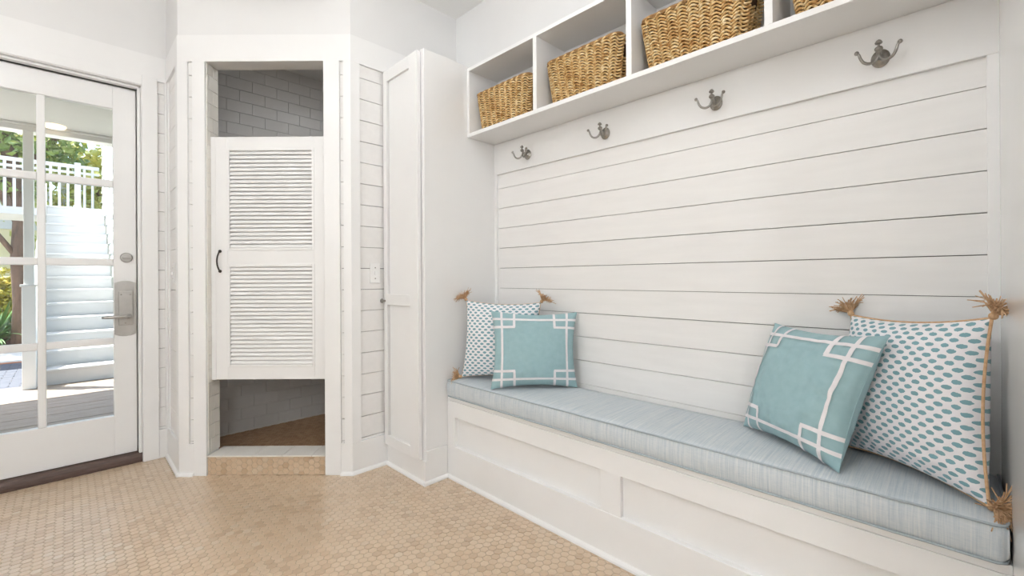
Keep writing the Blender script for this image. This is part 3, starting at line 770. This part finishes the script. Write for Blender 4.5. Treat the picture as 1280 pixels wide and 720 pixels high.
def pillow_mesh(f, n, w, h):
    mb = MB(); mb.uv = []
    for side in (1, -1):
        o = len(mb.v)
        for j in range(n+1):
            for i in range(n+1):
                u = -1+2*i/n; v = -1+2*j/n
                u = math.sin(u*PI/2)*.35+u*.65; v = math.sin(v*PI/2)*.35+v*.65
                mb.v.append(tuple(f(u, v, side))); mb.uv.append((u*w/2+.5+(3 if side < 0 else 0), v*h/2+.5))
        for j in range(n):
            for i in range(n):
                q = (o+j*(n+1)+i, o+j*(n+1)+i+1, o+(j+1)*(n+1)+i+1, o+(j+1)*(n+1)+i)
                mb.f.append(q if side > 0 else q[::-1])
    return mb
def ribbon(f, nrm, uvpts, wid, w, h, side=1, lift=.003):
    """flat tape laid on the pillow along a straight uv line"""
    (u0, v0), (u1, v1) = uvpts; n = 60; mb = MB(); mb.uv = []
    d = Vector(((u1-u0)*w, (v1-v0)*h)).normalized(); pu, pv = -d.y*wid/w, d.x*wid/h
    for i in range(n+1):
        t = i/n; u = u0+(u1-u0)*t; v = v0+(v1-v0)*t
        row = []
        for s_ in (-1, -.33, .33, 1):
            a = max(-.999, min(.999, u+pu*s_)); b_ = max(-.999, min(.999, v+pv*s_))
            p = f(a, b_, side)
            e = .01; n_ = (f(min(.999, a+e), b_, side)-f(max(-.999, a-e), b_, side)).cross(f(a, min(.999, b_+e), side)-f(a, max(-.999, b_-e), side))
            n_ = n_.normalized() if n_.length > 1e-9 else Vector((0,0,0))
            if n_.dot(nrm)*side < 0: n_ = -n_
            mb.v.append(tuple(p+n_*lift)); mb.uv.append((a*w/2+.5, b_*h/2+.5))
    for i in range(n):
        for k in range(3): mb.f.append((i*4+k, i*4+k+1, (i+1)*4+k+1, (i+1)*4+k))
    return mb
def tassel(t, p, d, size=.045, seed=0):
    rnd = random.Random(seed); p = Vector(p); d = Vector(d).normalized()
    mb = MB(); mb.ball(p+d*.006, .009, 12, 8)
    mb.tube([p+d*.010, p+d*.017], [.0075, .006], 10)
    for k in range(120):
        a = Vector((rnd.gauss(0, 1), rnd.gauss(0, 1), rnd.gauss(0, 1))); a = (a-d*a.dot(d)); a = a.normalized()*rnd.uniform(.4, 1.8)
        b0 = p+d*.014+a*.004; b1 = b0+d*size*.40+a*size*.30; b2 = b1+d*size*rnd.uniform(-.1, .4)+a*size*rnd.uniform(.1, .5)+Vector((0,0,-size*rnd.uniform(0, .25)))
        mb.tube([b0, b1, b2], [.0015, .0014, .0011], 4, caps=False)
    mb.build('tassel', 'jute', t)
def pillow(name, label, corners, T, mat, w, h, seed, kind):
    c = [Vector(p) for p in corners]; base = (c[0]+c[1])/2
    t = thing(name, label, 'pillow', base, 'pillows on the bench')
    f, nrm = pillow_surf(corners, T, (.10 if kind == 'fret' else .085), seed)
    pillow_mesh(f, 80, w, h).build('cover', mat, t, smooth=True)
    if kind == 'fret':
        a, b_, e = .76, .56, .44
        lines = [((-a, -1), (-a, 1)), ((a, -1), (a, 1)), ((-1, -a-.02), (1, -a-.02)), ((-1, a+.02), (1, a+.02))]
        for su in (-1, 1):
            for sv in (-1, 1):
                lines += [((su*1, sv*b_), (su*e, sv*b_)), ((su*(e+.02), sv*(b_-.0)), (su*(e+.02), sv*1))]
        for L in lines: ribbon(f, nrm, L, .0118, w, h).build('ribbon_trim', 'white_ribbon', t, smooth=True)
    n = 60; seam = []
    for k in range(n): seam.append(f(-1+2*k/n, -1, 1))
    for k in range(n): seam.append(f(1, -1+2*k/n, 1))
    for k in range(n): seam.append(f(1-2*k/n, 1, 1))
    for k in range(n): seam.append(f(-1, 1-2*k/n, 1))
    if kind == 'fret': MB().tube(seam, .0018, 5, closed=True).build('seam', mat if False else 'teal_canvas', t, smooth=True)
    else:
        MB().tube(seam, .0038 if w*h > .19 else .0018, 7, closed=True).build('jute_cord', 'jute', t, smooth=True)
        ctr = sum(c, Vector())/4
        for i, q in enumerate(c):
            d = (q-ctr).normalized()
            dd = d + Vector((0,0,.35)) if i > 1 else Vector((d.x, d.y, .12))
            tassel(t, q, dd, .046, seed*10+i)
    return t
ZC = CZ1+.010
pillow('dotted_pillow', 'white pillow with teal dots and jute tassels standing against the tall cabinet',
       [(1.470, 1.850, ZC+.006), (1.690, 1.500, ZC+.006), (1.712, 1.504, .922), (1.512, 1.858, .930)], .070, 'dotted_cloth', .43, .43, 3, 'dot')
pillow('teal_pillow', 'teal pillow with white fretwork ribbon in the corner by the tall cabinet',
       [(1.418, 1.563, ZC), (1.728, 1.290, ZC), (1.762, 1.316, .878), (1.490, 1.637, .884)], .070, 'teal_canvas', .42, .38, 5, 'fret')
pillow('dotted_pillow', 'white pillow with teal dots and jute tassels against the smooth end wall',
       [(1.715, .245, ZC), (1.470, -.050, ZC+.006), (1.540, -.058, .948), (1.758, .236, .925)], .080, 'dotted_cloth', .43, .45, 8, 'dot')
pillow('teal_pillow', 'teal pillow with white fretwork ribbon leaning on the larger dotted pillow',
       [(1.690, .535, ZC), (1.462, .226, ZC), (1.545, .128, .889), (1.758, .452, .884)], .072, 'teal_canvas', .40, .38, 11, 'fret')

# ------------------------------------------------------------------ switches
def plate_on(fr, a, d, z, label):
    t = thing('light_switch', label, 'light switch', fr.p(a, d, z))
    fr.B(a-.030, a+.030, d-.006, d, z-.056, z+.056).build('cover_plate', 'trim_paint', t, bevel=.002)
    fr.B(a-.005, a+.005, d-.014, d-.0055, z-.010, z+.012).build('toggle', 'trim_paint', t, bevel=.002)
    for s in (-1, 1): fr.B(a-.003, a+.003, d-.0068, d-.005, z+s*.030-.003, z+s*.030+.003).build('screw', 'pewter', t)
plate_on(FB, 1.214-1.073, .012, 1.079, 'white switch plate on the shiplap beside the tall cabinet')
plate_on(FL, .17, .012, 1.085, 'white switch plate on the narrow wall beside the porch door')

# ------------------------------------------------------------------ porch, stair and garden beyond the glass
PZ = -.03
deck = tag(B(-4.0, 2.4, 3.44, 6.62, -.35, -.058).build('floor_porch', 'board_gap'), 'weathered grey plank deck of the porch', 'deck', kind='structure')
y = 3.44
while y < 6.60:
    B(-4.0, 2.4, y+.003, y+.139, -.056, PZ+random.uniform(-.0015, .001)).build('deck_board', 'deck_wood', deck, bevel=.003)
    y += .142
soff = tag(B(-4.2, 2.6, 3.44, 6.85, 2.60, 2.95).build('ceiling_porch', 'porch_soffit'), 'pale grey porch ceiling outside the glazed door', 'porch ceiling', kind='structure')
for yy in (3.95, 4.02): B(-4.2, 2.6, yy, yy+.025, 2.588, 2.60).build('batten', 'porch_soffit', soff, bevel=.003)
beam = tag(B(-4.2, 2.6, 6.50, 6.66, 2.530, 2.60).build('trim_3', 'bright_lit_white', bevel=.004), 'white beam along the outer edge of the porch ceiling', 'beam', kind='structure')
B(-4.2, 2.6, 6.47, 6.52, 2.578, 2.60).build('crown', 'bright_lit_white', beam, bevel=.004)
col_ = thing('porch_column', 'white porch column on a square pedestal at the foot of the stair', 'column', (-.270, 6.54, PZ))
B(-.318, -.222, 6.49, 6.59, PZ, .985).build('pedestal', 'bright_lit_white', col_, bevel=.004)
B(-.330, -.212, 6.478, 6.602, .985, 1.008).build('cap', 'bright_lit_white', col_, bevel=.004)
B(-.305, -.232, 6.505, 6.58, 1.008, 2.53).build('shaft', 'bright_lit_white', col_, bevel=.004)
MB().lathe([(.085, 0), (.088, -.008), (.078, -.022), (.04, -.031), (.001, -.033)], 28, Matrix.Translation((-.085, 6.385, 2.60))).build('porch_lamp', 'porch_lamp_glass', smooth=True)
tag(bpy.data.objects['porch_lamp'], 'glowing round lamp on the porch ceiling by the beam', 'ceiling lamp')

SX0, SX1, RISE, RUN, NS = -.222, .43, .161, .268, 14
stair = thing('porch_stair', 'white painted stair climbing away from the porch', 'stair', (.1, 6.6, PZ))
for k in range(NS):
    yy = 6.60+RUN*k; zt = PZ+RISE*(k+1)
    B(SX0, SX1, yy, yy+.02, zt-RISE, zt-.026).build('riser', 'white_exterior', stair)
    B(SX0, SX1, yy-.028, yy+RUN+.01, zt-.026, zt).build('tread', 'white_exterior', stair, bevel=.004)
# landing and the solid side of the stair
LZ = PZ+RISE*NS; LY = 6.60+RUN*NS
B(SX0-1.6, SX1, LY-.02, LY+1.15, LZ-.14, LZ-.03).build('landing', 'white_exterior', stair)
mb = MB(); mb.extrude([(SX0-.06, 6.62, PZ), (SX0-.06, 6.62, PZ+.50), (SX0-.06, LY, LZ+.38), (SX0-.06, LY, LZ-.3), (SX0-.06, 7.2, PZ)], (.055, 0, 0))
mb.build('side_panel', 'white_exterior', stair)
rail = thing('stair_railing', 'white baluster railing on the landing above the stair', 'railing', (.1, LY+1.0, LZ))
ry = LY+1.0
B(SX0-1.5, SX1, ry-.03, ry+.03, LZ+.86, LZ+.92).build('top_rail', 'white_exterior', rail, bevel=.004)
B(SX0-1.5, SX1, ry-.02, ry+.02, LZ+.76, LZ+.80).build('sub_rail', 'white_exterior', rail, bevel=.003)
B(SX0-1.5, SX1, ry-.02, ry+.02, LZ+.02, LZ+.08).build('bottom_rail', 'white_exterior', rail, bevel=.003)
B(.10, .185, ry-.045, ry+.045, LZ-.03, LZ+.96).build('post', 'white_exterior', rail, bevel=.004)
x = SX0-1.4
while x < SX1-.03:
    if not (.06 < x+.02 < .215): B(x, x+.035, ry-.018, ry+.018, LZ+.08, LZ+.86).build('baluster', 'white_exterior', rail)
    x += .108
sid = tag(B(.47, .60, 7.6, 11.0, -.3, 5.6).build('wall_siding', 'siding_paint'), 'pale lap-sided house wall beside the stair', 'wall', kind='structure')
for k in range(32):
    z0 = -.1+k*.17
    mb = MB(); mb.extrude([(.47, 7.6, z0), (.445, 7.6, z0), (.462, 7.6, z0+.172), (.47, 7.6, z0+.172)], (0, 3.4, 0)); mb.build('siding_board', 'siding_paint', sid)

GZ = -.22
tag(B(-40, 30, 6.5, 60, GZ-.5, GZ-.02).build('ground', 'lawn'), 'garden ground beyond the porch', 'ground', kind='structure')
path = tag(B(-8, -.30, 6.62, 10.2, GZ-.02, GZ-.008).build('floor_path', 'concrete'), 'grey paver path below the porch', 'path', kind='structure')
pv = B(0, .196, 0, .096, 0, .03).build('paver', 'paver', path, bevel=.004, segs=1); fst = True
for r in range(24):
    for c in range(12):
        o = pv if fst else pv.copy()
        if not fst: COL.objects.link(o); o.parent = path
        fst = False
        o.location = (-2.7+c*.2+(.1 if r % 2 else 0), 7.75+r*.1, GZ-.022+random.uniform(-.002, .002))
tag(B(-8, -.30, 10.2, 10.32, GZ-.02, GZ+.012).build('brick_edging', 'brick', bevel=.01), 'red brick edging strip along the paver path', 'edging', kind='structure')
tag(B(-8, 1.0, 10.32, 12.6, GZ-.02, GZ).build('walkway', 'concrete'), 'sunlit pale concrete walk beyond the brick edging', 'walkway', kind='structure')
mb = MB(); nx, ny = 60, 30
for j in range(ny+1):
    for i in range(nx+1):
        xx = -8+8.4*i/nx; yy = 12.62+4.3*j/ny; e = min(1, j/3, (ny-j)/3)
        mb.v.append((xx, yy, GZ-.01+e*(.06+.05*noise.noise(Vector((xx*3, yy*3, 0)))+random.uniform(-.015, .015))))
for j in range(ny):
    for i in range(nx): mb.f.append((j*(nx+1)+i, j*(nx+1)+i+1, (j+1)*(nx+1)+i+1, (j+1)*(nx+1)+i))
tag(mb.build('mulch_bed', 'mulch'), 'reddish brown mulch in the planting bed', 'mulch', kind='stuff')

def leaves(mb, centre, rad, n, size, rnd, flat=1.0):
    for _ in range(n):
        while True:
            p = Vector((rnd.uniform(-1, 1), rnd.uniform(-1, 1), rnd.uniform(-1, 1)))
            if p.length <= 1: break
        p = Vector((p.x*rad[0], p.y*rad[1], p.z*rad[2])) + Vector(centre)
        d = Vector((rnd.gauss(0, 1), rnd.gauss(0, 1), rnd.gauss(-.2, .7))).normalized()
        sd = d.orthogonal().normalized(); sd = (Matrix.Rotation(rnd.uniform(0, 6.28), 3, d) @ sd)
        L = size*rnd.uniform(.6, 1.3); w_ = L*.28
        up_ = d.cross(sd)*L*.10
        mb.add([p, p+d*L*.5+sd*w_+up_, p+d*L, p+d*L*.5-sd*w_+up_], [(0, 1, 2), (0, 2, 3)])
def tree(label, base, trunk, branches, clumps, nleaf, size, lm, seed):
    rnd = random.Random(seed)
    t = thing('garden_tree', label, 'tree', base, 'garden trees')
    b_ = Vector(base)
    MB().tube([b_+Vector(p) for p, _ in trunk], [r for _, r in trunk], 12).build('trunk', 'bark', t, smooth=True)
    for br in branches: MB().tube([b_+Vector(p) for p, _ in br], [r for _, r in br], 8).build('branch', 'bark', t, smooth=True)
    mb = MB()
    for c, rad in clumps:
        n_ = int(nleaf*rad[0]*rad[2])
        # leaves gather in sprays inside each clump
        for _ in range(max(3, n_//26)):
            q = Vector((rnd.gauss(0, .5)*rad[0], rnd.gauss(0, .5)*rad[1], rnd.gauss(0, .5)*rad[2]))
            leaves(mb, b_+Vector(c)+q, (.26, .26, .16), 26, size, rnd)
    tag(mb.build('foliage', lm, t), kind='stuff')
tree('leaning tree with reddish forked trunk behind the porch column', (-.62, 12.9, GZ),
     [((0,0,-.1), .17), ((.02,0,.8), .15), ((-.02,0,1.7), .14), ((.0,.1,2.5), .13), ((-.10,.1,3.3), .12), ((-.25,.2,4.2), .10), ((-.7,.3,5.4), .06)],
     [[((-.0,.1,2.3), .09), ((-.3,.1,3.1), .085), ((-.62,.1,3.9), .07), ((-.72,.1,4.6), .05)],
      [((-.05,.1,3.2), .07), ((.25,.2,3.9), .06), ((.7,.3,4.5), .04), ((1.4,.3,4.9), .03)],
      [((-.5,.2,4.0), .06), ((-1.0,.2,4.5), .05), ((-1.8,.3,5.0), .03)],
      [((0,0,1.6), .05), ((-.4,-.1,2.3), .04), ((-.9,-.2,2.9), .02)]],
     [((-.6,.2,5.0), (.9,.7,.5)), ((.6,.4,5.0), (.9,.7,.5)), ((1.6,.4,4.9), (.9,.6,.5)), ((-1.5,.2,4.6), (.9,.6,.7)), ((-.5,-.1,4.2), (.8,.5,.5)), ((-.3,.5,3.3), (.7,.5,.6)), ((-1.0,0,3.2), (.6,.5,.5)), ((.4,.4,3.9), (.6,.5,.4)), ((2.6,.4,5.0), (.7,.6,.4))],
     1700, .16, 'leaf_dark', 21)
tree('broad light green tree beyond the stair railing', (1.4, 17.5, GZ),
     [((0,0,-.1), .2), ((.0,0,1.6), .17), ((-.1,0,3.0), .14), ((-.3,0,4.6), .09)],
     [[((-.1,0,2.8), .08), ((-.8,-.2,3.8), .06), ((-1.6,-.3,4.6), .03)], [((-.1,0,3.0), .08), ((.6,0,4.2), .06), ((1.2,0,5.0), .03)]],
     [((-.3,0,5.0), (1.3,.9,.9)), ((-1.6,-.2,4.4), (1.2,.8,.9)), ((-.6,-.3,3.6), (1.2,.7,.7)), ((1.0,0,4.8), (1.2,.8,.9)), ((-2.6,0,3.6), (1.0,.7,.9)), ((.6,-.2,3.2), (1.2,.6,.8)), ((-1.6,-.2,2.6), (1.0,.6,.8))],
     900, .22, 'leaf_light', 22)
tree('dense dark green tree at the back of the garden', (-2.3, 21, GZ),
     [((0,0,-.1), .22), ((.1,0,2.0), .18), ((.0,0,4.0), .12)],
     [[((.1,0,2.0), .1), ((1.0,0,3.6), .06), ((1.6,0,4.8), .03)]],
     [((-.5,0,5.2), (1.6,.9,1.1)), ((1.2,0,5.4), (1.6,.9,1.1)), ((0,0,3.9), (1.5,.9,.9)), ((2.6,0,4.4), (1.4,.8,1.0)), ((-1.6,0,4.0), (1.2,.8,1.0)), ((1.6,0,6.8), (1.6,.9,.9)), ((-1.0,0,6.8), (1.6,.9,.9))],
     700, .24, 'leaf_dark', 23)
def shrub(label, base, rad, n, size, lm, seed, name='garden_shrub'):
    rnd = random.Random(seed); t = thing(name, label, 'shrub', base, 'garden shrubs'); b_ = Vector(base)
    for k in range(5):
        a = rnd.uniform(0, 6.28); MB().tube([b_+Vector((0,0,-.05)), b_+Vector((math.cos(a)*rad[0]*.3, math.sin(a)*rad[1]*.3, rad[2]*.8)), b_+Vector((math.cos(a)*rad[0]*.6, math.sin(a)*rad[1]*.6, rad[2]*1.5))], [.02, .015, .008], 6).build('stem', 'bark', t)
    mb = MB()
    for _ in range(n//20):
        q = Vector((rnd.gauss(0, .45)*rad[0], rnd.gauss(0, .45)*rad[1], rnd.gauss(0, .45)*rad[2]+rad[2]))
        leaves(mb, b_+q, (.14, .14, .10), 20, size, rnd)
    tag(mb.build('foliage', lm, t), kind='stuff')
shrub('yellow-leaved croton shrub before the cream wall', (-.98, 14.1, GZ+.05), (.38, .35, .72), 1700, .15, 'leaf_yellow', 31)
def spiky(label, base, n, L, seed):
    rnd = random.Random(seed); t = thing('strappy_plant', label, 'plant', base, 'strappy plants in the bed'); b_ = Vector(base); mb = MB()
    for k in range(n):
        a = rnd.uniform(0, 6.28); el = rnd.uniform(.35, 1.35); l = L*rnd.uniform(.7, 1.1); h = Vector((math.cos(a), math.sin(a), 0)); sd = Vector((-h.y, h.x, 0)); pts_ = []
        for i in range(6):
            q = i/5; pts_.append((b_ + h*l*math.cos(el)*q + Vector((0,0,1))*(l*math.sin(el)*q - l*.45*q*q*math.cos(el)) + Vector((0,0,.02)), .028*(1-q**2*.97)))
        v = []
        for p, w_ in pts_: v += [p+sd*w_+Vector((0,0,w_*.3)), p-sd*w_+Vector((0,0,w_*.3)), p]
        mb.add(v, [f for i in range(5) for f in ((i*3, i*3+2, i*3+5, i*3+3), (i*3+2, i*3+1, i*3+4, i*3+5))])
    tag(mb.build('blades', 'leaf_palm', t), kind='stuff')
spiky('strappy green plant in the mulch nearest the walk', (-1.02, 13.2, GZ+.05), 110, 1.0, 41)
spiky('strappy green plant behind in the mulch under the croton', (-1.75, 14.3, GZ+.05), 110, 1.05, 42)
spiky('strappy green plant in the mulch close to the leaning trunk', (-.70, 13.75, GZ+.05), 90, .8, 43)
tag(B(-9, .2, 17.0, 17.2, GZ, 2.35).build('garden_wall', 'cream_render', bevel=.01), 'cream rendered wall at the back of the planting bed', 'wall')
fence = thing('balustrade', 'white balustrade standing on the cream garden wall', 'railing', (-3, 17.1, 2.35))
B(-9, .2, 16.98, 17.22, 2.35, 2.75).build('base_rail', 'white_exterior', fence, bevel=.01)
B(-9, .2, 17.02, 17.18, 3.75, 3.85).build('top_rail', 'white_exterior', fence, bevel=.01)
x = -5.0
while x < .1:
    B(x, x+.12, 17.05, 17.15, 2.75, 3.75).build('baluster', 'white_exterior', fence); x += .27
